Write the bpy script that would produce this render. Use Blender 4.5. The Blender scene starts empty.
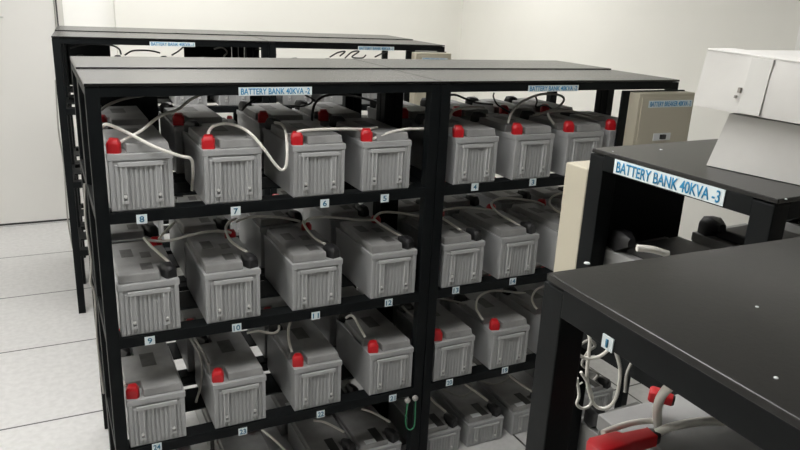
import bpy, bmesh, math, random
from mathutils import Vector, Matrix
random.seed(7)
S = bpy.context.scene
COL = S.collection
PI = math.pi
H = 1.485                                   # height of the battery racks (m)

# ------------------------------------------------------------------ camera
CAM = Vector((-0.09499, -2.01426, 0.23941 + H))
YAW, PIT, ROL, F = 0.4737, 0.3062, -0.04856, 706.0
_f = Vector((math.sin(YAW)*math.cos(PIT), math.cos(YAW)*math.cos(PIT), -math.sin(PIT)))
_r0 = Vector((math.cos(YAW), -math.sin(YAW), 0)); _d0 = _f.cross(_r0)
_r = _r0*math.cos(ROL) + _d0*math.sin(ROL); _d = -_r0*math.sin(ROL) + _d0*math.cos(ROL)
cd = bpy.data.cameras.new('camera'); cam = bpy.data.objects.new('camera', cd); COL.objects.link(cam)
cd.sensor_width = 36; cd.lens = F/800*36; cd.clip_start = .02
cam.matrix_world = Matrix(((_r.x, -_d.x, -_f.x, CAM.x), (_r.y, -_d.y, -_f.y, CAM.y), (_r.z, -_d.z, -_f.z, CAM.z), (0, 0, 0, 1)))
S.camera = cam

def at(px, py, v, ax=1):
    """point of the place seen at (px,py) that lies on the plane with coordinate ax == v"""
    d = _r*((px-400)/F) + _d*((py-225)/F) + _f
    return CAM + d*((v-CAM[ax])/d[ax])

# ------------------------------------------------------------------ materials
def mat(name, col, rough=.5, col2=None, scale=8, bump=0, metal=0, spec=.5, mix=(.35, .7), bscale=None):
    m = bpy.data.materials.new(name); m.use_nodes = True
    nt = m.node_tree; b = nt.nodes['Principled BSDF']
    b.inputs['Roughness'].default_value = rough; b.inputs['Metallic'].default_value = metal
    b.inputs['Specular IOR Level'].default_value = spec
    b.inputs['Base Color'].default_value = (*col, 1)
    tc = nt.nodes.new('ShaderNodeTexCoord')
    if col2:
        n = nt.nodes.new('ShaderNodeTexNoise'); n.inputs['Scale'].default_value = scale; n.inputs['Detail'].default_value = 5
        nt.links.new(tc.outputs['Object'], n.inputs['Vector'])
        cr = nt.nodes.new('ShaderNodeValToRGB')
        cr.color_ramp.elements[0].position = mix[0]; cr.color_ramp.elements[0].color = (*col, 1)
        cr.color_ramp.elements[1].position = mix[1]; cr.color_ramp.elements[1].color = (*col2, 1)
        nt.links.new(n.outputs['Fac'], cr.inputs['Fac']); nt.links.new(cr.outputs['Color'], b.inputs['Base Color'])
    if bump:
        n2 = nt.nodes.new('ShaderNodeTexNoise'); n2.inputs['Scale'].default_value = bscale or scale*6
        nt.links.new(tc.outputs['Object'], n2.inputs['Vector'])
        bp = nt.nodes.new('ShaderNodeBump'); bp.inputs['Strength'].default_value = bump; bp.inputs['Distance'].default_value = .003
        nt.links.new(n2.outputs['Fac'], bp.inputs['Height']); nt.links.new(bp.outputs['Normal'], b.inputs['Normal'])
    return m

M = dict(
    wall=mat('cream_wall_paint', (.82, .81, .755), .6, (.835, .825, .77), 3, .1),
    wall_dark=mat('bounce_cutting_dark_wall', (.16, .16, .155), .6, (.18, .18, .175), 3),
    wall_pale=mat('pale_lit_wall_and_trim', (.92, .915, .88), .5, (.93, .925, .89), 3),  # paler tone puts the brighter light on the door-side wall into the colour
    ceiling=mat('ceiling_white', (.8, .8, .78), .8, (.78, .78, .76), 6),
    door=mat('door_grey_paint', (.73, .72, .69), .45, (.75, .74, .71), 2),
    gap_black=mat('door_gap_black', (.04, .04, .04), .6),
    trim=mat('trim_grey', (.62, .61, .57), .5),
    black=mat('black_powder_coat', (.004, .0052, .006), .5, (.007, .0085, .009), 14, .08, spec=.15),
    top=mat('black_panel_dusty', (.009, .0088, .0085), .26, (.015, .0145, .014), 5, .03, bscale=180, spec=.4),
    case=mat('battery_case_grey', (.365, .37, .37), .5, (.405, .41, .41), 10, .05),
    lid=mat('battery_lid_grey_dusty', (.24, .24, .235), .55, (.33, .33, .325), 14),
    shaded_lid=mat('shaded_dusty_lid', (.13, .13, .127), .55, (.19, .188, .183), 12),  # darker lid grey carries dust and the shade inside the nearest rack
    handle=mat('battery_handle_grey', (.46, .465, .465), .45),
    stud=mat('pale_stud', (.6, .6, .58), .4),
    dark=mat('dark_grey_sticker', (.09, .088, .085), .6, (.13, .128, .125), 40),
    blacksticker=mat('black_sticker', (.02, .02, .02), .45),
    sticker=mat('white_sticker', (.72, .74, .75), .5),
    red=mat('red_rubber', (.52, .010, .016), .42),
    rubber=mat('black_rubber', (.012, .012, .013), .45),
    white_cable=mat('white_cable_sheath', (.76, .74, .68), .45),
    grey_cable=mat('grey_cable_sheath', (.36, .35, .32), .5),
    black_cable=mat('black_cable_sheath', (.03, .03, .03), .5),
    green=mat('green_cord', (.03, .22, .10), .5),
    knob=mat('grey_knob', (.36, .35, .33), .4),
    beige=mat('beige_enamel', (.50, .465, .365), .4, (.53, .49, .39), 4),
    label=mat('label_white', (.76, .84, .86), .45),
    blue=mat('label_blue_ink', (.018, .27, .53), .5),
    navy=mat('tag_blue_ink', (.02, .16, .28), .5),
    card=mat('white_cardboard', (.68, .67, .645), .65, (.74, .73, .705), 9, .15),
    crease_light=mat('crease_light_strip', (.72, .715, .69), .25),
    dirt=mat('torn_grey_cardboard', (.33, .31, .28), .8),
)
def lampmat(name, col, st):
    m = bpy.data.materials.new(name); m.use_nodes = True
    b = m.node_tree.nodes['Principled BSDF']
    b.inputs['Base Color'].default_value = (.9, .9, .9, 1)
    b.inputs['Emission Color'].default_value = (*col, 1); b.inputs['Emission Strength'].default_value = st
    return m
M['lamp'] = lampmat('lamp_diffuser', (1.0, .985, .967), 10.4)

TILE, TX, TY = .7096, .132, .881
def floor_mat():
    m = bpy.data.materials.new('grey_white_floor_tiles'); m.use_nodes = True
    nt = m.node_tree; b = nt.nodes['Principled BSDF']; b.inputs['Roughness'].default_value = .35
    tc = nt.nodes.new('ShaderNodeTexCoord'); sp = nt.nodes.new('ShaderNodeSeparateXYZ'); nt.links.new(tc.outputs['Object'], sp.inputs[0])
    def math_(op, a, v=None, b2=None):
        n = nt.nodes.new('ShaderNodeMath'); n.operation = op; nt.links.new(a, n.inputs[0])
        if v is not None: n.inputs[1].default_value = v
        if b2 is not None: nt.links.new(b2, n.inputs[1])
        return n.outputs[0]
    def joint(o, off):
        a = math_('ADD', o, -off + TILE*20 + TILE/2); a = math_('MODULO', a, TILE); a = math_('ADD', a, -TILE/2)
        a = math_('ABSOLUTE', a); return math_('LESS_THAN', a, .0045)
    j = math_('MAXIMUM', joint(sp.outputs[0], TX), None, joint(sp.outputs[1], TY))
    n = nt.nodes.new('ShaderNodeTexNoise'); n.inputs['Scale'].default_value = 35; n.inputs['Detail'].default_value = 8
    nt.links.new(tc.outputs['Object'], n.inputs['Vector'])
    cr = nt.nodes.new('ShaderNodeValToRGB'); cr.color_ramp.elements[0].position = .35; cr.color_ramp.elements[1].position = .65
    cr.color_ramp.elements[0].color = (.57, .567, .56, 1); cr.color_ramp.elements[1].color = (.64, .637, .63, 1)
    nt.links.new(n.outputs['Fac'], cr.inputs['Fac'])
    mx = nt.nodes.new('ShaderNodeMix'); mx.data_type = 'RGBA'
    nt.links.new(j, mx.inputs['Factor']); nt.links.new(cr.outputs['Color'], mx.inputs['A']); mx.inputs['B'].default_value = (.06, .06, .06, 1)
    nt.links.new(mx.outputs['Result'], b.inputs['Base Color'])
    return m
M['floor'] = floor_mat()

# ------------------------------------------------------------------ mesh helpers
class MB:
    def __init__(s): s.v = []; s.f = []; s.smooth = []
    def add(s, vs, fs, smooth=False):
        o = len(s.v); s.v += [tuple(v) for v in vs]; s.f += [tuple(i+o for i in f) for f in fs]; s.smooth += [smooth]*len(fs); return s
    def hexa(s, p):          # 8 points: bottom loop then top loop
        return s.add(p, [(3, 2, 1, 0), (4, 5, 6, 7), (0, 1, 5, 4), (1, 2, 6, 5), (2, 3, 7, 6), (3, 0, 4, 7)])
    def box(s, x0, x1, y0, y1, z0, z1):
        return s.hexa([(x0, y0, z0), (x1, y0, z0), (x1, y1, z0), (x0, y1, z0), (x0, y0, z1), (x1, y0, z1), (x1, y1, z1), (x0, y1, z1)])
    def prism(s, poly, z0, z1, inset=0):
        n = len(poly); cx = sum(p[0] for p in poly)/n; cy = sum(p[1] for p in poly)/n
        top = [(p[0]+(cx-p[0])*inset, p[1]+(cy-p[1])*inset) for p in poly]
        return s.add([(*p, z0) for p in poly]+[(*p, z1) for p in top],
                     [tuple(range(n-1, -1, -1)), tuple(range(n, 2*n))]+[(i, (i+1) % n, (i+1) % n+n, i+n) for i in range(n)])
    def loft(s, rings, caps=True):
        n = len(rings[0]); vs = [p for r in rings for p in r]; fs = []
        for k in range(len(rings)-1):
            for i in range(n): fs.append((k*n+i, k*n+(i+1) % n, (k+1)*n+(i+1) % n, (k+1)*n+i))
        s.add(vs, fs, True)
        if caps:
            s.add(rings[0], [tuple(range(n-1, -1, -1))]); s.add(rings[-1], [tuple(range(n))])
        return s
    def tube(s, pts, r, n=8):
        pts = [Vector(p) for p in pts]; rings = []; up = Vector((.13, .27, 1)).normalized()
        for i, p in enumerate(pts):
            t = (pts[min(i+1, len(pts)-1)]-pts[max(i-1, 0)]).normalized()
            a = up - t*up.dot(t)
            if a.length < 1e-3: a = Vector((1, 0, 0)) - t*t.x
            a.normalize(); b = t.cross(a); up = a
            rr = r[i] if isinstance(r, (list, tuple)) else r
            rings.append([p + (a*math.cos(2*PI*k/n) + b*math.sin(2*PI*k/n))*rr for k in range(n)])
        return s.loft(rings)
    def cone(s, p0, p1, r0, r1, n=12): return s.tube([p0, p1], [r0, r1], n)
    def mesh(s, name, m):
        me = bpy.data.meshes.new(name); me.from_pydata(s.v, [], s.f)
        for p, sm in zip(me.polygons, s.smooth): p.use_smooth = sm
        me.materials.append(m); bm = bmesh.new(); bm.from_mesh(me)
        bmesh.ops.recalc_face_normals(bm, faces=bm.faces); bm.to_mesh(me); bm.free(); me.update(); return me
    def build(s, name, m, parent=None, bevel=0, loc=None):
        o = bpy.data.objects.new(name, s.mesh(name, m)); COL.objects.link(o)
        if parent: o.parent = parent
        if loc: o.location = loc
        if bevel:
            b = o.modifiers.new('bevel', 'BEVEL'); b.width = bevel; b.segments = 2; b.limit_method = 'ANGLE'; b.angle_limit = .7
        return o

def smooth_path(pts, k=7):
    pts = [Vector(p) for p in pts]
    if len(pts) < 3: return [pts[0].lerp(pts[-1], i/k) for i in range(k+1)]
    P = [pts[0]*2-pts[1]] + pts + [pts[-1]*2-pts[-2]]; out = []
    for i in range(1, len(P)-2):
        a, b, c, d = P[i-1:i+3]
        for j in range(k):
            t = j/k
            out.append(.5*((2*b)+(c-a)*t+(2*a-5*b+4*c-d)*t*t+(3*b-a-3*c+d)*t**3))
    out.append(pts[-1]); return out

def tag(o, label, cat, group=None):
    o['label'] = label; o['category'] = cat
    if group: o['group'] = group
    return o
def empty(name, loc=(0, 0, 0), rz=0):
    o = bpy.data.objects.new(name, None); COL.objects.link(o); o.location = loc; o.rotation_euler = (0, 0, rz)
    o.empty_display_size = .05; return o
def struct(o): o['kind'] = 'structure'; return o
def copy_tree(o, parent=None):
    c = o.copy(); COL.objects.link(c)
    if parent: c.parent = parent
    for ch in list(o.children): copy_tree(ch, c)
    return c

_text = {}
def lettering(name, text, m, parent, org, u, v, w, h):
    """raised ink letters filling the w x h box that starts at org, along u, upwards along v"""
    cu = bpy.data.curves.new('ink', 'FONT'); cu.body = text; cu.extrude = .0; cu.offset = .012
    ob = bpy.data.objects.new('ink', cu); COL.objects.link(ob)
    bpy.context.view_layer.update()
    me = bpy.data.meshes.new_from_object(ob.evaluated_get(bpy.context.evaluated_depsgraph_get()))
    bpy.data.objects.remove(ob); bpy.data.curves.remove(cu)
    xs = [p.co.x for p in me.vertices]; ys = [p.co.y for p in me.vertices]
    x0, x1, y0, y1 = min(xs), max(xs), min(ys), max(ys)
    u, v, org = Vector(u), Vector(v), Vector(org); n = u.cross(v)
    for p in me.vertices:
        p.co = org + u*((p.co.x-x0)/(x1-x0)*w) + v*((p.co.y-y0)/(y1-y0)*h) + n*.0003
    bm = bmesh.new(); bm.from_mesh(me)
    r = bmesh.ops.extrude_face_region(bm, geom=bm.faces[:])
    bmesh.ops.translate(bm, verts=[g for g in r['geom'] if isinstance(g, bmesh.types.BMVert)], vec=n*.0006)
    bmesh.ops.recalc_face_normals(bm, faces=bm.faces); bm.to_mesh(me); bm.free()
    me.materials.clear(); me.materials.append(m); me.name = name
    o = bpy.data.objects.new(name, me); COL.objects.link(o); o.parent = parent; return o

def sign(parent, name, text, org, u, v, w, h, inkm, pad=.08, padv=.16, strip=None):
    u, v, org = Vector(u), Vector(v), Vector(org); n = u.cross(v)
    q = [org, org+u*w, org+u*w+v*h, org+v*h]
    mb = MB(); mb.hexa([*q, *[p+n*.0012 for p in q]])
    s = mb.build(name, strip or M['label'], parent)
    lettering('lettering', text, inkm, s, org+u*(w*pad)+v*(h*padv)+n*.0012, u, v, w*(1-2*pad), h*(1-2*padv))
    return s

# ------------------------------------------------------------------ the room
X0, X1, Y0, Y1, ZC = -1.9, 3.35, -3.4, 3.75, 2.75
struct(MB().box(X0-.1, X1+.1, Y0-.1, Y1+.1, -.1, 0).build('floor', M['floor']))
struct(MB().box(X0-.1, X1+.1, Y0-.1, Y1+.1, ZC, ZC+.1).build('ceiling', M['ceiling']))
struct(MB().box(X1, X1+.1, Y0-.1, Y1+.1, 0, ZC).build('wall_right', M['wall']))
struct(MB().box(X0-.1, X0, Y0-.1, Y1+.1, 0, ZC).build('wall_left', M['wall']))
struct(MB().box(X0, X1, Y0-.1, Y0, 0, ZC).build('wall_front', M['wall_dark']))  # unseen wall behind the camera, kept dark to cut bounce light
# back wall: the cream part, standing a little proud, and the pale strip beside the door
struct(MB().box(.425, X1, Y1-.07, Y1+.1, 0, ZC).build('wall_back', M['wall']))
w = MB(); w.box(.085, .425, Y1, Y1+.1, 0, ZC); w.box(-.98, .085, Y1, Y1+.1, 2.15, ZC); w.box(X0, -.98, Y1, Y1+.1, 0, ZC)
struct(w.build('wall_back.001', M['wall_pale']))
d = struct(MB().box(-.965, .03, Y1-.012, Y1+.04, .016, 2.13).build('door_1', M['door'], None, .003))
fr = MB(); fr.box(.033, .085, Y1-.03, Y1+.06, 0, 2.15); fr.box(-1.02, -.968, Y1-.03, Y1+.06, 0, 2.15); fr.box(-.968, .033, Y1-.03, Y1+.06, 2.133, 2.18)
fr.build('door_frame', M['trim'], d, .004)
MB().box(.040, .050, Y1-.034, Y1-.03, 0, 2.14).build('frame_groove', M['gap_black'], d)
MB().box(-.965, .03, Y1-.005, Y1+.03, 0, .015).build('bottom_gap_shade', M['gap_black'], d)  # black strip stands for the shaded gap under the door
hn = MB(); hz = at(2, 17, Y1-.04).z
hn.tube([(-.40, Y1-.012, hz), (-.40, Y1-.05, hz)], .008); hn.tube([(-.395, Y1-.05, hz), (-.29, Y1-.05, hz)], .007)
hn.build('door_handle', M['trim'], d)
# surface conduit on the right wall, near the white boxes
cp = at(797, 50, X1, 0)
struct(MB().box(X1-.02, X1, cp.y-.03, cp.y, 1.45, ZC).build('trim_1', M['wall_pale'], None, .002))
# recessed ceiling lights, unseen, some added to brighten walls, door and floor
def ceiling_light(x, y, lab):
    t = tag(empty('ceiling_light', (x, y, ZC)), lab, 'ceiling light', 'recessed ceiling light panels')
    f = MB(); a, b = .62, .32
    f.box(-a, a, -b, -b+.02, -.02, 0); f.box(-a, a, b-.02, b, -.02, 0); f.box(-a, -a+.02, -b+.02, b-.02, -.02, 0); f.box(a-.02, a, -b+.02, b-.02, -.02, 0)
    f.build('light_frame', M['ceiling'], t)
    MB().box(-a+.02, a-.02, -b+.02, b-.02, -.012, -.004).build('diffuser', M['lamp'], t)
for x, y, lab in [(.35, -.8, 'ceiling light panel over the aisle in front of the middle racks'),
                  (-1.15, -.6, 'added ceiling light panel at the left end of the front aisle'), (-1.0, .9, 'added ceiling light panel left of the middle racks'),
                  (.1, 1.5, 'ceiling light panel over the left of the aisle before the far row'),
                  (2.3, 2.4, 'added ceiling light panel over the far row near the right corner'), (.7, 2.9, 'ceiling light panel over the far row near the door')]:
    ceiling_light(x, y, lab)

# ------------------------------------------------------------------ racks
PW, RB = .036, .033                          # post width, rail height
Z1, Z2, Z3 = H-.3549, H-.7385, H-1.1171      # tops of the shelf rails
def rack(name, label, x, y, rz, W, D, shelves, PW=PW, lift=0):
    r = tag(empty(name, (x, y, 0), rz), label, 'rack', 'black steel battery racks')
    e = .0015                                # bolted neighbours keep a hair of air
    for px in (e, W-PW-e):
        for py in (e, D-PW-e):
            m = MB(); t = .004
            m.box(px, px+PW, py, py+PW, .004, H-.010); m.box(px-.0005, px+PW+.0005, py-.0005, py+PW+.0005, 0, .006)
            m.build('post', M['black'], r, .002)
    m = MB(); b0, b1 = H-.003-RB, H-.003
    m.box(PW, W-PW, e, e+.028, b0, b1-.004); m.box(PW, W-PW, D-.03-e, D-e, b0, b1-.004)
    m.box(e, e+.03, PW, D-PW, b0, b1-.004); m.box(W-.03-e, W-e, PW, D-PW, b0, b1-.004)
    m.build('top_frame', M['black'], r, .0015)
    MB().box(-.001+e, W-e-.002, -.002, D-e-.004, H-.0075, H+lift).build('top_panel', M['top'], r, .0012)
    for z in shelves:
        m = MB()
        m.box(PW, W-PW, e+.001, e+.007, z-RB, z); m.box(PW, W-PW, e+.007, .062, z-.005, z-.0005)       # front angle
        m.box(PW, W-PW, D-.007-e, D-e-.001, z-RB, z); m.box(PW, W-PW, D-.045, D-.007-e, z-.005, z-.0005)
        m.box(e+.001, e+.007, PW, D-PW, z-RB, z); m.box(W-.007-e, W-e-.001, PW, D-PW, z-RB, z)
        m.box(e+.007, .04, PW, D-.045, z-.006, z-.001); m.box(W-.04, W-.007-e, PW, D-.045, z-.006, z-.001)
        m.box(PW, W-PW, D*.42, D*.42+.14, z-.008, z-.0015)                                             # middle flat
        m.build('shelf', M['black'], r, .001)
    return r

W1, D = 1.066, .3835
sh = [Z1, Z2, Z3]
R_a = rack('battery_rack', 'black steel battery rack at front left, holding tags 5 to 8 on its top shelf', 0, 0, 0, W1, D, sh)
R_b = rack('battery_rack', 'black steel battery rack at front right of the middle block, with tags 3 and 4', W1, 0, 0, W1, D, sh)
R_c = rack('battery_rack', 'black steel rack bolted behind the front left rack, holding the second layer of batteries', 0, D, 0, W1, D, sh, lift=.0045)
R_d = rack('battery_rack', 'black steel rack bolted behind the front right rack, near the beige breaker box', W1, D, 0, W1, D, sh, lift=.0045)
def blackpanel(r, x0, x1, y, z0, z1, lab=None):
    MB().box(x0, x1, y-.004, y, z0, z1).build('back_panel', M['black'], r, .001)
blackpanel(R_c, PW, .285, D-.008, Z1+.005, H-.04)

LB = 'BATTERY BANK 40KVA -2'
UX, UZ = (1, 0, 0), (0, 0, 1)
sign(R_a, 'bank_label', LB, (.402, -.0025+.0015, H-.037), UX, UZ, .219, .0235, M['blue'], .03, .13)
sign(R_b, 'bank_label', LB, (1.409-W1, -.001, H-.038), UX, UZ, .221, .0215, M['blue'], .03, .13)
def number_tag(r, n, px, py, x0):
    p = at(px, py, -.001)
    z = {0: Z1, 1: Z2, 2: Z3}[min(range(3), key=lambda i: abs((Z1, Z2, Z3)[i]-.018-p.z))]
    s = sign(r, 'number_tag', str(n), (p.x-x0-.0145, .0023, min(max(p.z-.0135, z-.037), z-.024)), UX, UZ, .029, .027, M['navy'], .28 if n < 10 else .14, .17)
for n, px, py in [(8, 142, 220), (7, 236, 213), (6, 325, 205), (5, 385, 201), (9, 150, 341), (10, 237, 328), (11, 316, 316), (12, 389, 303), (24, 157, 446), (23, 243, 432), (22, 321, 415), (21, 393, 398.5)]:
    number_tag(R_a, n, px, py, 0)
for n, px, py in [(4, 475.5, 185), (3, 533.5, 180), (13, 456.5, 287), (14, 513.5, 278.5), (20, 450, 380), (19, 505.5, 369)]:
    number_tag(R_b, n, px, py, W1)

# far bank
B1Y, B1R = 1.935, math.radians(-3.4)
def far(x, y, z=0):
    c, s = math.cos(B1R), math.sin(B1R); return Vector((-.035+x*c-y*s, B1Y+x*s+y*c, z))
D1 = .475
def farrack(label, x, y, dd=D1):
    p = far(x, y); return rack('battery_rack', label, p.x, p.y, B1R, 1.075, dd, sh, lift=.0045 if y else 0)
R_e = farrack('black steel rack in the far row by the door, front left unit of that row', 0, 0)
R_f = farrack('black steel rack in the far row, front right unit beside the small beige box', 1.077, 0)
R_g = farrack('black steel rack in the far row, rear left unit nearest the door', 0, D1)
R_h = farrack('black steel rack in the far row, rear right unit nearest the back wall', 1.077, D1)
blackpanel(R_g, PW, .285, D1-.008, Z1+.005, H-.04)
blackpanel(R_g, .73, 1.035, D1-.008, Z1+.005, H-.04)  # added black sheet standing in for dark clutter of boots and posts
LB1 = 'BATTERY BANK 40KVA -1'
sign(R_e, 'bank_label', LB1, (.455, -.001, H-.0385), UX, UZ, .226, .0225, M['blue'], .03, .13)
sign(R_f, 'bank_label', LB1, (.515, -.001, H-.0385), UX, UZ, .224, .0225, M['blue'], .03, .13)

# near bank (right)
A3 = math.radians(2.6)
R_k = rack('battery_rack', 'black steel rack under the white cardboard boxes, labelled BATTERY BANK 40KVA -3', .8135, -1.397, A3, 1.05, .372, [Z1, Z2])
R_l = rack('battery_rack', 'nearest black steel rack at lower right, tag 1 on its end rail', .310, -1.90, math.radians(-1.2), 1.05, .387, [Z1+.022], .031)
UY = (0, -1, 0)
sign(R_k, 'bank_label', 'BATTERY BANK 40KVA -3', (.0013, .372-.064, H-.0335), UY, UZ, .226, .0255, M['blue'], .03, .12)
blackpanel(R_k, .015, .272, .372-.006, Z1+.01, H-.04)
sign(R_l, 'number_tag', '1', (.0013, .387-.0905, H-.0365), UY, UZ, .0135, .0125, M['navy'], .4, .2)
for r, px in ((R_k, [(661, 149.6), (613, 151.5), (786, 199)]), (R_l, [(587, 263), (757, 307), (776, 378)])):
    for k, (x, y) in enumerate(px):
        p = Matrix.Rotation(-r.rotation_euler.z, 4, 'Z') @ (at(x, y, H, 2)-Vector(r.location)); a = .0032 if k == 0 else .0018
        MB().cone((p.x, p.y, H-.0005), (p.x, p.y, H+.0006), a, a*.8).build('paint_chip', M['sticker'], r)

# ------------------------------------------------------------------ batteries
BL, BW = .330, .174
def case_mesh(k):
    h = .145*k; m = MB(); w = BW/2-.003
    m.box(-w, w, .004, BL-.004, 0, h)
    m.box(-BW/2, BW/2, 0, BL, h, h+.018*k)                             # rim
    for y0, y1 in ((0, .004), (BL-.004, BL)):                          # ribbed end panels
        m.box(-w, -w+.012, y0, y1, .004, h); m.box(w-.012, w, y0, y1, .004, h)
        for i in range(11):
            x = -w+.020+i*(2*w-.040)/10
            m.box(x-.0045, x+.0045, y0+(.0008 if y0 == 0 else 0), y1-(0 if y0 == 0 else .0008), .004, h-.012*k)
    return m
def lid_mesh(k, side):
    z0, z1 = .163*k, .163*k+.025*min(1, k*1.1); w = BW/2-.006; a, b = .012, BL-.012; nx, ny = .046, .062
    s = side
    poly = [(w*-s, a), (w*-s, b), (s*(w-nx), b), (s*(w-nx), b-ny), (s*w, b-ny), (s*w, a+ny), (s*(w-nx), a+ny), (s*(w-nx), a)]
    return MB().prism(poly, z0, z1, .03)
def boot(sx, y, dr, k, long=False):
    """rubber terminal boot: a tapering hood standing on the rim, its nose the way the cable leaves"""
    z = .163*k; m = MB(); d = Vector(dr).normalized(); c = Vector((sx*.064, y, z)); rings = []; L = .058 if long else .038
    side = Vector((-d.y, d.x, 0))
    for t, hw, lo, hi in ((0, .015, 0, .026), (.12, .0185, 0, .036), (.55, .0185, 0, .040), (.8, .013, .012, .037), (1, .0075, .018, .034)):
        p = c + d*(t*L-.016)
        rings.append([p+side*(-hw)+Vector((0, 0, lo)), p+side*hw+Vector((0, 0, lo)), p+side*hw+Vector((0, 0, lo+(hi-lo)*.7)), p+side*hw*.6+Vector((0, 0, hi)), p-side*hw*.6+Vector((0, 0, hi)), p-side*hw+Vector((0, 0, lo+(hi-lo)*.7))])
    return m.loft(rings)
def make_battery(front_red, k=1.0, stickers='none'):
    r = empty('battery')
    if stickers in ('near', 'cover'):
        case_mesh(k).build('case', M['lid'], r, .0015)  # case in the darker lid grey, for shade inside the near racks
        if stickers == 'near': MB().box(-BW/2+.007, BW/2-.007, .055, BL-.055, .163, .171).build('lid', M['shaded_lid'], r, .002)
        else:
            MB().prism([(-.07, .02), (.07, .02), (.07, BL-.04), (-.07, BL-.04)], .163, .182, .06).build('lid', M['rubber'], r, .004)['label'] = 'black lid cover'
            boot(-1, BL-.022, (-.3, -.9, 0), 1, True).build('terminal_boot', M['rubber'], r, .001)
        return r
    case_mesh(k).build('case', M['case'], r, .0015)
    side = -1 if front_red else 1
    lid_mesh(k, side).build('lid', M['lid'], r, .003)
    h = .145*k
    m = MB(); m.box(-.060, .060, -.006, .001, h-.016*k, h-.004*k)
    for x in (-.046, .046):
        m.box(x-.0085, x-.0045, -.005, .001, h*.20, h-.016*k); m.box(x+.0045, x+.0085, -.005, .001, h*.20, h-.016*k); m.box(x-.0085, x+.0085, -.005, .001, h*.16, h*.22)
        m.box(x-.0045, x+.0045, -.0012, .001, h*.34, h-.016*k)
    hd = m.build('handle', M['handle'], r, .001)
    for x in (-.046, .046): MB().cone((x, -.007, h*.30), (x, 0, h*.30), .004, .0055, 8).build('stud', M['stud'], hd)
    yf, yr = .030, BL-.030
    bm_f = boot(side, yf, (-.25*side, .9, 0) if front_red else (-.35*side, .9, 0), k, not front_red)
    bm_r = boot(side, yr, (-.3*side, -.9, 0), k, front_red)
    red, blk = (bm_f, bm_r) if front_red else (bm_r, bm_f)
    red.build('terminal_boot', M['red'], r, .001)['label'] = 'red rubber terminal boot'
    blk.build('terminal_boot', M['rubber'], r, .001)['label'] = 'black rubber terminal boot'
    zt = .163*k+.025*min(1, k*1.1)
    if stickers == 'dark':
        for x0, x1, y0, y1 in ((-.012, .022, .045, .10), (.0, .030, .15, .20), (-.055, -.02, .17, .24)):
            MB().box(x0, x1, y0, y1, zt, zt+.0006).build('sticker', M['dark'], r)
    if stickers == 'plain':
        MB().box(-.02, .025, .16, .25, zt, zt+.0006).build('sticker', M['dark'], r)
    if stickers == 'low':
        MB().box(-.055, -.012, .020, .045, zt, zt+.0006).build('sticker', M['sticker'], r)['label'] = 'white sticker'
        MB().box(-.012, .022, .020, .110, zt, zt+.0006).build('sticker', M['blacksticker'], r)['label'] = 'black vent strip'
    return r
protos = {}
# batteries wholly hidden behind the ones the photo shows
SKIP = set([17, (25, 'rear'), (29, 'rear'), (30, 'rear'), (8, 'far', 'front'), (7, 'far', 'front'), (9, 'far', 'front'), (9, 'far', 'rear'), (10, 'far', 'front'), (10, 'far', 'rear'), (11, 'far', 'front'), (11, 'far', 'rear'), (12, 'far', 'front'), (13, 'far', 'front'), (13, 'far', 'rear'), (14, 'far', 'front'), (14, 'far', 'rear'), (15, 'far', 'front'), (15, 'far', 'rear'), (16, 'far', 'front'), (24, 'far', 'rear'), (23, 'far', 'rear'), (21, 'far', 'rear'), (19, 'far', 'front'), (19, 'far', 'rear'), (18, 'far', 'rear'), (17, 'far', 'front'), (17, 'far', 'rear'), ('k', 1, 1), ('k', 1, 2), ('k', 0, 3), ('k', 1, 3), ('l', 1), ('l', 2), ('l', 3)])
BAT = {}
def battery(key, kind, x, y, z, label, rz=0, group=None):
    if key in SKIP: return None
    if kind not in protos:
        protos[kind] = make_battery(*{'red': (True, 1.0, 'plain'), 'black': (False, 1.0, 'dark'), 'low': (False, .64, 'low'), 'near': (True, 1.0, 'near'), 'cover': (True, 1.0, 'cover')}[kind]); b = protos[kind]
    else: b = copy_tree(protos[kind])
    b.location = (x, y, z); b.rotation_euler = (0, 0, rz); tag(b, label, 'battery', group)
    BAT[key] = b; return b
rows = [
    (Z1, 'red', [(8, .038), (7, .298), (6, .567), (5, .800), (4, 1.135), (3, 1.385), (2, 1.615), (1, 1.822)]),
    (Z2, 'black', [(9, .041), (10, .288), (11, .560), (12, .840), (13, 1.118), (14, 1.366), (15, 1.625), (16, 1.88)]),
    (Z3, 'red', [(24, .038), (23, .303), (22, .571), (21, .850), (20, 1.113), (19, 1.366), (18, 1.614), (17, 1.905)]),
    (0, 'low', [(25, .10), (26, .37), (27, .662), (28, .845), (29, 1.107), (30, 1.318), (31, 1.537), (32, 1.915)])]
place = {0: 'top shelf', 1: 'second shelf', 2: 'third shelf', 3: 'floor'}
tagged = {8, 7, 6, 5, 4, 3, 9, 10, 11, 12, 13, 14, 24, 23, 22, 21, 20, 19}
extra = {2: 'half hidden grey battery right of the one above tag 3, red boot', 1: 'grey battery at the right end of the top shelf, mostly hidden by the breaker box',
         15: 'grey battery right of the one above tag 14, cut off by the beige box side', 16: 'grey battery at the hidden right end of the second shelf',
         18: 'grey battery right of the one above tag 19, cut off by the nearest rack post', 17: 'grey battery at the hidden right end of the third shelf'}
ordn = ['first', 'second', 'third', 'fourth', 'fifth', 'sixth', 'seventh', 'eighth']
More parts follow.
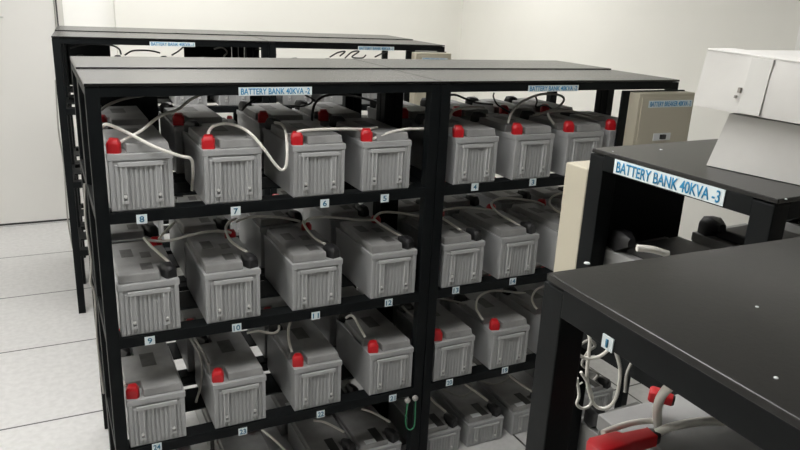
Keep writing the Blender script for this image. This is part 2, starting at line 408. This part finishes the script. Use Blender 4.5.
for i, (z, kind, lst) in enumerate(rows):
    for j, (n, x) in enumerate(lst):
        def fit(c):                              # stay clear of the posts on either side
            x0 = 0 if x < 1.05 else W1
            return min(max(c, x0+.0415+BW/2), x0+W1-.0415-BW/2)
        cx = fit(x+BW/2 + random.uniform(-.003, .003))
        if kind == 'low': lab = 'low grey battery on the floor under the middle racks, %s from left in bottom row' % ordn[j]
        elif n in tagged: lab = 'grey battery above tag %d on the %s, %s boot at its front' % (n, place[i], 'red' if kind == 'red' else 'black')
        else: lab = extra[n]
        battery(n, kind, cx, .048 if kind == 'low' else .009+random.uniform(-.003, .003), z, lab, random.uniform(-.004, .004), 'batteries in the front of the middle racks')
        who = 'the battery above tag %d' % n if n in tagged else 'the %s battery of the %s' % (ordn[j], 'bottom row' if kind == 'low' else place[i])
        battery((n, 'rear'), kind, fit(cx+random.uniform(-.015, .015)), D+.028, z, 'grey battery in the rear rack directly behind ' + who, random.uniform(-.004, .004), 'batteries in the rear of the middle racks')
# far bank
for i, (z, kind, lst) in enumerate(rows[:3]):
    for j, (n, x) in enumerate(lst):
        for lay, yy in (('front', .03), ('rear', D1+.04)):
            xx = x+BW/2 + (.05 if x < .1 else 0 if x < 1.06 else .02)
            p = far(xx, yy, z)
            battery((n, 'far', lay), kind, p.x, p.y, p.z, 'grey battery on the %s of the far row, %s layer, %s from left' % (place[i], lay, ordn[j]), B1R, 'batteries in the far row')
# near bank
def near(r, x, y, z):
    return Matrix.Rotation(r.rotation_euler.z, 4, 'Z') @ Vector((x, y, z)) + Vector(r.location)
for j, x in enumerate((.13, .385, .66, .91)):
    for i, (z, kind) in enumerate(((Z1, 'cover'), (Z2, 'cover'))):
        p = near(R_k, x, .02, z)
        battery(('k', i, j), kind, p.x, p.y, p.z, 'grey battery on the %s under the white boxes, %s from the rack left end' % (place[i], ordn[j]), A3, 'batteries in the rack under the white boxes')
for j, x in enumerate((.172, .40, .66, .91)):
    p = near(R_l, x, .045, Z1+.022)
    b = battery(('l', j), 'near', p.x, p.y, p.z, 'grey battery with a flat lid in the nearest rack, %s from its left end' % ordn[j], math.radians(-1.2), 'batteries in the nearest rack')

# ------------------------------------------------------------------ breaker boxes
def breaker(label, x, y, rz, text, depth=.052, w=.285, h=.40, plate=True, lx=.045):
    r = tag(empty('breaker_box', (x, y, H-.042), rz), label, 'electrical box', 'beige breaker boxes')
    MB().box(0, w, -depth, 0, -h, 0).build('enclosure', M['beige'], r, .003)
    dr = MB().box(.012, w-.012, -depth-.005, -depth, -h+.012, -.014).build('cover', M['beige'], r, .002)
    sign(r, 'breaker_label', text, (lx, -depth-.005, -.052), UX, UZ, w-.060, .026, M['blue'], .03, .14)
    q = MB().box(.092, .180, -depth-.009, -depth-.005, -.178, -.150).build('switch_plate', M['sticker'], r, .001)
    MB().box(.122, .146, -depth-.020, -depth-.009, -.172, -.154).build('switch_lever', M['rubber'], q, .002)
    if plate: MB().box(-.032, w, 0, .010, -h-.02, .004).build('mounting_plate', M['black'], r, .001)
    return r
breaker('beige breaker box labelled BATTERY BREAKER 40KVA -2 at the right end of the middle racks', 1.868, -.0125, 0, 'BATTERY BREAKER 40KVA -2')
p = far(1.925, -.0125); b = breaker('small far beige breaker box at the right end of the far row', p.x, p.y, B1R, 'BATTERY BREAKER 40KVA -1', .07, .23, lx=.035)
p = near(R_k, .265, .372+.004, 0)
b = breaker('beige breaker box seen edge-on behind the left post of the rack under the white boxes', p.x, p.y, A3+PI, 'BATTERY BREAKER 40KVA -3', .062, .258, .40, False)

# ------------------------------------------------------------------ white cardboard boxes
def carton(label, base, zb, zt, taper, up):
    r = tag(empty('cardboard_box', base[0]), label, 'box', 'white cardboard boxes on the rack')
    o = Vector(base[0]); pts = [Vector(p)-o for p in base]; tops = [Vector(p)-o for p in up]
    m = MB(); N = 6                                       # subdivided shell so the board sags and bulges a little
    def q(a, b, c, d_, bul):
        n = (b-a).cross(d_-a).normalized(); vs = []; fs = []
        for i in range(N+1):
            for j in range(N+1):
                u, v = i/N, j/N
                p = a*(1-u)*(1-v)+b*u*(1-v)+c*u*v+d_*(1-u)*v
                w_ = math.sin(PI*u)*math.sin(PI*v)
                vs.append(p+n*bul*w_*(1+.5*math.sin(7*u+5*v)))
        for i in range(N):
            for j in range(N): k = i*(N+1)+j; fs.append((k, k+N+1, k+N+2, k+1))
        m.add(vs, fs, True)
    P0, P1, P2, P3 = pts; T0, T1, T2, T3 = tops
    q(P0, P1, T1, T0, .003); q(P1, P2, T2, T1, .003); q(P2, P3, T3, T2, .003); q(P3, P0, T0, T3, .003); q(T0, T1, T2, T3, -.006); q(P3, P2, P1, P0, 0)
    b = m.build('carton', M['card'], r)
    bm = bmesh.new(); bm.from_mesh(b.data); bmesh.ops.remove_doubles(bm, verts=bm.verts, dist=.0004); bmesh.ops.recalc_face_normals(bm, faces=bm.faces); bm.to_mesh(b.data); bm.free(); b.data.set_sharp_from_angle(angle=.6)
    return r, pts, tops
V = Vector
low_b = [V((.893, -1.205, H+.001)), V((.950, -1.475, H+.001)), V((1.20, -1.42, H+.001)), V((1.14, -1.15, H+.001))]
low_t = [V((.905, -1.222, H+.090)), V((.958, -1.470, H+.086)), V((1.19, -1.42, H+.086)), V((1.13, -1.165, H+.090))]
r, P_, T_ = carton('lower white cardboard box on the rack top, partly crushed under another box', low_b, 0, 0, 0, low_t)
up_b = [V((.868, -1.178, H+.098)), V((.905, -1.475, H+.0945)), V((1.185, -1.44, H+.094)), V((1.15, -1.14, H+.098))]
up_t = [V((.866, -1.190, H+.189)), V((.908, -1.475, H+.176)), V((1.18, -1.44, H+.178)), V((1.15, -1.15, H+.188))]
r, P_, T_ = carton('upper white cardboard box lying tilted on the lower white box', up_b, 0, 0, 0, up_t)
def onface(u, v): return (P_[0]*(1-u)+P_[1]*u)*(1-v)+(T_[0]*(1-u)+T_[1]*u)*v
nrm = (P_[1]-P_[0]).cross(T_[0]-P_[0]).normalized()
if nrm.x > 0: nrm = -nrm
def patch(name, u0, u1, v0, v1, m, off=.0062):
    q = [onface(u0, v0), onface(u1, v0), onface(u1, v1), onface(u0, v1)]
    MB().hexa([*[p+nrm*(off-.004) for p in q], *[p+nrm*off for p in q]]).build(name, m, r, .0004)
patch('scuff', .245, .262, .36, .45, M['dirt']); patch('scuff', .235, .246, .26, .31, M['dirt'])
patch('crease_light_strip', .27, .39, .02, .985, M['crease_light'], .0036)  # lighter strip put in for the shading change at the crease
# raised flap edge along the top
fl = MB(); a, b_ = T_[0], T_[1]
fl.hexa([a+V((-.001, 0, -.001)), b_+V((-.001, 0, -.001)), b_+V((.06, 0, -.002)), a+V((.06, 0, -.002)), a+V((-.001, 0, .002)), b_+V((-.001, 0, .002)), b_+V((.06, 0, .003)), a+V((.06, 0, .003))])
fl.build('flap', M['card'], r, .001)

# ------------------------------------------------------------------ cables
def cable(label, pts, m='white_cable', r=.0046, group='battery link cables', name='battery_cable'):
    """pts: (px, py, y-depth) or Vectors"""
    P = [p if isinstance(p, Vector) else at(p[0], p[1], p[2]) for p in pts]
    o = MB().tube(smooth_path(P), r).build(name, M[m])
    return tag(o, label, 'cable', group)
# --- top shelf
cable('white cable sweeping up from the red boot above tag 8 to the right', [(113, 147, .05), (124, 140, .04), (140, 131.5, .05), (155, 119.5, .08), (166, 113.5, .13), (177, 110, .20), (190, 100, .30), (203, 94, .37), (216, 91, .42)])
cable('white cable crossing down from the left post to between tags 8 and 7', [(98, 131, .12), (104, 125, .09), (110, 125, .07), (130, 134, .03), (155, 147, -.006), (180, 156, -.014), (191, 159, -.010), (193, 172, .03), (192, 190, .09)])
cable('white cable looping from the red boot above tag 7 to the next battery', [(208, 138, .055), (209, 131, .06), (214, 126, .065), (226, 123.5, .08), (240, 127, .06), (252, 135, .02), (264, 149, -.002), (275, 164, -.010), (282, 170, -.012), (286.5, 164, -.010), (287, 145, .01), (285, 130, .09), (281, 124, .18), (275, 122.5, .24)])
cable('white cable running right from the red boot above tag 6', [(295, 136, .055), (298, 132, .035), (308, 130, .03), (325, 129.2, .03), (345, 129, .04), (365, 129, .06), (377, 127.5, .10)])
cable('white cable running right from the red boot above tag 5 behind the post', [(366, 141, .045), (375, 138, .03), (390, 132.5, .03), (404, 129.3, .03), (420, 128.8, .04), (432, 128, .055)])
cable('grey cable arching at the upper left corner of the top shelf', [(101, 110, .42), (108, 105, .42), (120, 100, .43), (133, 97, .44), (146, 95, .45)], 'grey_cable')
cable('dark cable arching high behind tag 6', [(312, 121, .42), (312.5, 112, .42), (316, 102, .43), (325, 96, .45), (342, 94.5, .5), (362, 98, .6), (381, 103, .66)], 'black_cable')
cable('dark cable rising behind tag 7 toward the bank label', [(242, 110, .42), (248, 104, .42), (258, 98, .45), (272, 94, .5)], 'black_cable')
cable('small dark loop of cable under the end of the bank label', [(290, 106, .55), (303, 106, .55), (311, 103, .55), (312, 99, .55), (305, 95, .55)], 'black_cable', .0036)
cable('white cable bent over the left boot of the battery above tag 4', [(449, 119, .10), (452, 112, .10), (459, 108.5, .12), (470, 107, .16), (484, 107.5, .22)], 'grey_cable')
cable('white cable making a wide loop from the red boot above tag 3', [(508, 123, .055), (511, 114, .06), (517, 105.5, .08), (527, 99, .12), (540, 94.5, .16), (554, 94, .19), (563, 97, .20), (563, 102, .20), (556, 108, .18), (543, 113, .16), (533, 115.5, .18)], 'grey_cable')
cable('white cable from the boot right of tag 3 toward the right end', [(554, 124, .055), (549, 117, .06), (549, 112.5, .07), (557, 111, .09), (572, 111.5, .13), (588, 115, .16), (600, 117, .2)], 'grey_cable')
cable('dark cable drooping at the left of the right top shelf', [(449, 95, .5), (456, 95, .5), (466, 99, .5), (478, 103, .48), (493, 104.5, .46)], 'black_cable')
cable('thin dark cable hanging down behind tag 3', [(494, 93, .45), (493.5, 97, .44), (497, 104, .42), (504, 109, .40), (511, 113, .38)], 'black_cable', .0036)
cable('short dark cable behind the wide loop above tag 3', [(535, 95, .30), (537, 101, .30), (536, 107, .3), (545, 105, .32), (552, 109, .34)], 'black_cable', .0036)
# --- second shelf
cable('cable dropping onto the black boot of the battery above tag 9', [(144, 238, .24), (151, 246, .17), (159, 253, .11), (169, 262, .065)])
cable('short cable rising to the shelf above tag 9', [(159, 239, .27), (164, 233, .29), (170, 227, .31), (175, 222, .33)])
cable('long cable arching from above tag 9 to above tag 10', [(144, 238, .25), (152, 240.5, .26), (165, 241, .26), (180, 238, .26), (195, 234, .26), (210, 231.5, .26), (226, 231.5, .26), (231, 233, .26)])
cable('looped cable onto the black boot of the battery above tag 10', [(236, 219, .28), (230, 221.5, .26), (226, 227, .24), (227, 234, .20), (231, 241, .15), (238, 246.5, .11), (247, 252, .065)])
cable('cable running from above tag 10 to above tag 11', [(236, 222, .30), (245, 218, .30), (258, 216.5, .30), (275, 217, .30), (290, 219, .29), (300, 221.5, .29)])
cable('cable bent down onto the black boot of the battery above tag 11', [(303, 221, .27), (305, 226, .24), (310, 233, .18), (317, 239.5, .12), (325, 244, .065)])
cable('cable running from above tag 11 to above tag 12', [(304, 224, .28), (307, 220, .28), (314, 217.5, .28), (328, 217, .28), (345, 218.5, .28), (360, 220, .28), (374, 220, .28)])
cable('cable bent down onto the black boot of the battery above tag 12', [(374, 219, .27), (380, 224, .22), (388, 229, .15), (395, 233, .10), (401, 236.5, .065)])
cable('cable running from above tag 12 behind the middle post', [(374, 218, .28), (379, 213.5, .28), (387, 212, .28), (400, 213, .28), (412, 215, .27), (426, 217.5, .25)])
cable('cable bent down onto the black boot of the battery above tag 13', [(434, 214, .24), (442, 218, .20), (450, 223, .13), (461, 230.5, .065)])
cable('cable running from the middle post to above tag 14', [(440, 211.5, .28), (448, 209, .28), (465, 207.5, .28), (480, 208.5, .28), (494, 210.5, .27)])
cable('curled cable onto the black boot of the battery above tag 14', [(544, 205, .26), (537, 202, .26), (526, 200, .26), (510, 198.2, .26), (498, 199, .25), (491.5, 203, .24), (494, 209, .20), (501, 215, .15), (510, 220, .10), (520, 226, .065)])
cable('cable curling down beside the beige box edge on the second shelf', [(572, 191, .25), (560, 193.5, .25), (552, 197, .24), (549.5, 203, .22), (554, 209, .16), (563, 214, .11), (574, 219, .08)])
# --- third shelf
cable('cable onto the red boot of the battery above tag 24', [(112, 362, .18), (116, 370, .13), (121, 378, .085), (125, 386, .06)])
cable('pair strand of grey cable hanging left of tag 23', [(190, 338, .22), (195, 346, .2), (201, 358, .17), (202, 372, .16), (200, 388, .16), (196, 402, .18)], 'grey_cable')
cable('second strand of grey cable hanging left of tag 23', [(193, 336, .20), (199, 346, .18), (205, 356, .12), (209, 364, .07)], 'grey_cable')
cable('short cable poking out below tag 10', [(247, 333, .24), (258, 331, .24), (266, 332.5, .22), (274, 333, .2), (278.5, 330, .2), (279, 326, .22)])
cable('cable onto the red boot of the battery above tag 22', [(291, 320, .20), (288.5, 330, .13), (289, 341, .085), (292, 352, .06)])
cable('bent cable onto the red boot of the battery above tag 21', [(346, 318, .17), (350, 315.5, .16), (354, 317.5, .15), (359, 326, .09), (365, 337, .055)])
cable('cable crossing from the middle post above tag 20', [(434, 298, .22), (441, 298.5, .22), (452, 301, .22), (466, 304, .22)], 'grey_cable')
cable('arched cable onto the red boot of the battery above tag 19', [(532, 294, .24), (516, 292.5, .24), (498, 290.5, .23), (486, 292.5, .21), (478, 298, .18), (476, 307, .11), (479, 314, .075), (483, 320, .058)])
cable('arched cable onto the red boot right of tag 19', [(552, 284, .20), (543, 286.5, .18), (536, 290, .16), (532, 298, .11), (534, 305, .075), (537, 309, .06)])
cable('loose cable hanging above the boot of the battery above tag 20', [(402, 306, .2), (408, 312, .17), (418, 320, .13), (428, 329, .085), (433, 334, .06)], 'grey_cable')
# --- bottom row
cable('cable onto the black boot of the bottom row battery below tag 23', [(262, 430, .17), (270, 436, .14), (279, 444, .11), (287, 452, .09)])
cable('cable onto the black boot of the bottom row battery below tag 22', [(314, 420.5, .22), (322, 421.5, .19), (331, 425, .15), (344, 432, .10)])
cable('cable onto the black boot of the bottom row battery below tag 21', [(362, 409, .22), (370, 411.5, .18), (378, 415, .14), (390, 422, .10)])
cable('cable dropping right of the middle post onto a bottom row boot', [(428, 395, .2), (434, 402, .16), (441, 408, .12), (446, 412, .10)])
cable('drooping cable below tag 20', [(437, 386, .28), (446, 391, .25), (456, 395, .22), (465, 395.5, .2), (471, 391, .2), (472, 386, .22), (468, 381, .26)], 'grey_cable')
cable('straight cable from below tag 20 onto a bottom row boot', [(459, 379, .24), (468, 386.5, .19), (478, 393.5, .14), (488, 401, .10)])
cable('drooping cable below tag 19', [(474, 378, .28), (484, 382, .25), (494, 384, .22), (503, 382, .2), (508, 377, .2), (508, 372, .24)], 'grey_cable')
cable('straight cable from below tag 19 onto a bottom row boot', [(507, 373.5, .22), (515, 380, .17), (525, 387, .12), (533, 392, .10)])
# green cord on the middle posts
g = tag(empty('hanging_cord', (1.03, 0, .32)), 'green cord hung in a loop between two grey knobs on the middle posts', 'cord')
go = V((1.03, 0, .32))
cp_ = [at(x, y, -.014)-go for x, y in [(408, 401), (406.8, 408), (405.6, 420), (406.6, 427), (410, 429.8), (413.8, 427), (415, 419), (415.4, 408), (415.7, 398.7)]]
MB().tube(smooth_path(cp_), .0024).build('cord', M['green'], g)
for k in (0, -1):
    c = cp_[k]; MB().tube([(c.x, -.0005, c.z), (c.x, -.006, c.z), (c.x, -.014, c.z), (c.x, -.019, c.z)], [.006, .011, .011, .006], 12).build('knob', M['knob'], g)
# cable running down the left end of the middle racks
cable('white cable running down the left ends of the middle racks', [V((-.003, .40, Z1-.01)), V((-.010, .395, 1.0)), V((-.004, .40, .85)), V((-.012, .40, .78)), V((-.003, .40, Z2-.015)), V((-.008, .40, .55)), V((-.003, .40, Z3-.015))], 'grey_cable', .004)
cable('grey cable running down the left end of the far row', [far(-.008, .2, 1.25), far(-.016, .16, 1.0), far(-.01, .22, .8), far(-.016, .2, .5), far(-.008, .25, .3)], 'grey_cable', .004)
# --- far row, seen over the tops
for lab, pts, m in [
    ('dark cable arching over the far left batteries behind the black panel', [(70, 48, 2.25), (84, 44.6, 2.25), (100, 44.2, 2.25), (112, 45.5, 2.2), (119, 49, 2.15), (121, 54, 2.1)], 'black_cable'),
    ('dark cable arching between two black boots in the far row', [(125, 55, 2.15), (132, 51, 2.18), (142, 50.3, 2.2), (152, 51, 2.2), (160, 53, 2.2)], 'black_cable'),
    ('short dark cable rising steeply below the far row label', [(172, 55, 2.1), (178, 51.5, 2.15), (184, 46.5, 2.25)], 'black_cable'),
    ('dark cable sloping at the far row middle', [(330, 57, 2.1), (338, 52.5, 2.15), (345, 51.5, 2.2), (340, 56, 2.25)], 'black_cable'),
    ('dark looping cable left of the far row right label', [(345, 58, 2.1), (352, 52, 2.12), (359, 51.5, 2.15), (352, 57, 2.18), (362, 58, 2.2), (366, 55, 2.2)], 'black_cable'),
    ('dark cable under the far row right label', [(375, 57, 2.1), (382, 53.5, 2.12), (387, 51.5, 2.15)], 'black_cable'),
    ('pale cable coiled in the middle of the far row', [(214, 49, 2.2), (222, 47.5, 2.2), (227, 52, 2.15), (224, 56, 2.12)], 'grey_cable'),
    ('dark cable dropping behind the far row middle posts', [(255, 49, 2.3), (268, 50, 2.25), (276, 55, 2.2)], 'black_cable')]:
    cable(lab, pts, m, .0046, 'cables in the far row')

# --- nearest racks
def boot_thing(): pass
A0 = BAT.get(('l', 0))
def nb(x, y, z): return V((x, y, H+z))
G5 = 'cables in the nearest rack'
def hz_(px, py, dz): return at(px, py, H+dz, 2)
cable('thick white cable curving right from the large red connector in the nearest rack', [hz_(656, 433, -.148), hz_(668, 428, -.142), hz_(690, 423, -.138), hz_(715, 421, -.138), hz_(738, 424, -.140), hz_(755, 432, -.145), hz_(775, 448, -.15)], r=.0044, group=G5)
cable('thick white cable standing up behind the large red connector', [hz_(658, 426, -.160), hz_(657, 412, -.125), hz_(660, 399, -.098), hz_(666, 390, -.080), hz_(674, 384, -.066), hz_(681, 381, -.055)], r=.0044, group=G5)
cable('white cable lying low toward the large red connector', [hz_(603, 433, -.152), hz_(615, 428, -.152), hz_(632, 423, -.152), hz_(648, 421, -.154), hz_(658, 421, -.157)], r=.0032, group=G5)
def connector(label, p, d, L, w):
    r_ = tag(empty('cable_connector', p), label, 'connector', 'red connectors in the nearest rack')
    d = V(d).normalized(); s = V((-d.y, d.x, 0)).normalized(); u = d.cross(s)
    if u.z < 0: u = -u
    def ring(t, hw, hh): c = d*t; return [c-s*hw-u*hh, c+s*hw-u*hh, c+s*hw+u*hh, c-s*hw+u*hh]
    MB().loft([ring(0, w*.8, w*.55), ring(L*.06, w, w*.7), ring(L*.5, w, w*.7), ring(L*.58, w*.75, w*.6), ring(L, w*.7, w*.55)]).build('shell', M['red'], r_, .002)
    MB().loft([ring(L, w*.6, w*.5), ring(L*1.1, w*.45, w*.4)]).build('cable_gland', M['rubber'], r_)
a = hz_(592, 452, -.153); b_ = hz_(655, 436, -.150)
connector('large red connector at the bottom edge in the nearest rack', a, b_-a, (b_-a).length*.94, .0115)
a = hz_(649, 393, -.146); b_ = hz_(675, 401, -.148)
connector('smaller red connector farther inside the nearest rack', a, b_-a, (b_-a).length*.9, .0085)
for lab, pts, rr in [
    ('white cable hanging in a long loop behind the nearest rack post', [V((.60, -1.5135, 1.43)), V((.63, -1.42, 1.385)), (590, 312, -1.2), (590, 340, -1.2), (588, 360, -1.2), (587, 380, -1.2), (591, 398, -1.2), (597, 407, -1.2), (607, 408, -1.21), (615, 400, -1.22), (619, 385, -1.23), (620, 368, -1.24), (616, 352, -1.25), (614, 340, -1.25)], .0032),
    ('white cable curled at the top behind the nearest rack post', [(575, 352, -1.2), (585, 358, -1.2), (598, 357, -1.21), (607, 351, -1.22), (611, 345, -1.22)], .003),
    ('white cable curled low behind the nearest rack post', [(577, 378, -1.2), (579, 395, -1.2), (577, 404, -1.2), (583, 408.5, -1.2), (590, 405, -1.2), (592, 396, -1.2), (588, 384, -1.2), (581, 372, -1.2)], .0028),
    ('grey cable bight among the batteries behind the nearest post', [(581, 344, -1.12), (590, 340, -1.12), (595, 346, -1.12), (588, 352, -1.12), (582, 364, -1.12), (590, 370, -1.12), (598, 374, -1.12), (594, 380, -1.12)], .0028),
    ('pair of grey cables hanging against the light at the nearest rack', [(640, 345, -1.2), (632, 362, -1.2), (627, 374, -1.2), (625, 392, -1.2)], .003)]:
    cable(lab, pts, 'white_cable' if 'white' in lab else 'grey_cable', rr, 'cables behind the nearest rack')
cable('thin white tie across the dark rack post in the right foreground', [at(567, 335, .7978, 0), at(563.5, 358, .7978, 0), at(562.5, 374, .7978, 0), at(570, 379, .7978, 0), at(578, 384, .7978, 0), at(582, 382.5, .7978, 0)], 'white_cable', .0018, 'ties', 'cable_tie')
# inside the rack under the white boxes
cable('short white cable with a black end on the rack under the white boxes', [at(637, 248, H-.140, 2), at(652, 249.5, H-.142, 2), at(668, 254, H-.150, 2)], 'white_cable', .006, None)

# ------------------------------------------------------------------ colour management
S.view_settings.view_transform = 'Standard'; S.view_settings.look = 'None'
S.view_settings.gamma = 1; S.view_settings.use_curve_mapping = False
S.view_settings.exposure = 0.0
wd = bpy.data.worlds.new('room_air'); S.world = wd; wd.use_nodes = True
wd.node_tree.nodes['Background'].inputs[0].default_value = (.8, .8, .78, 1); wd.node_tree.nodes['Background'].inputs[1].default_value = .2
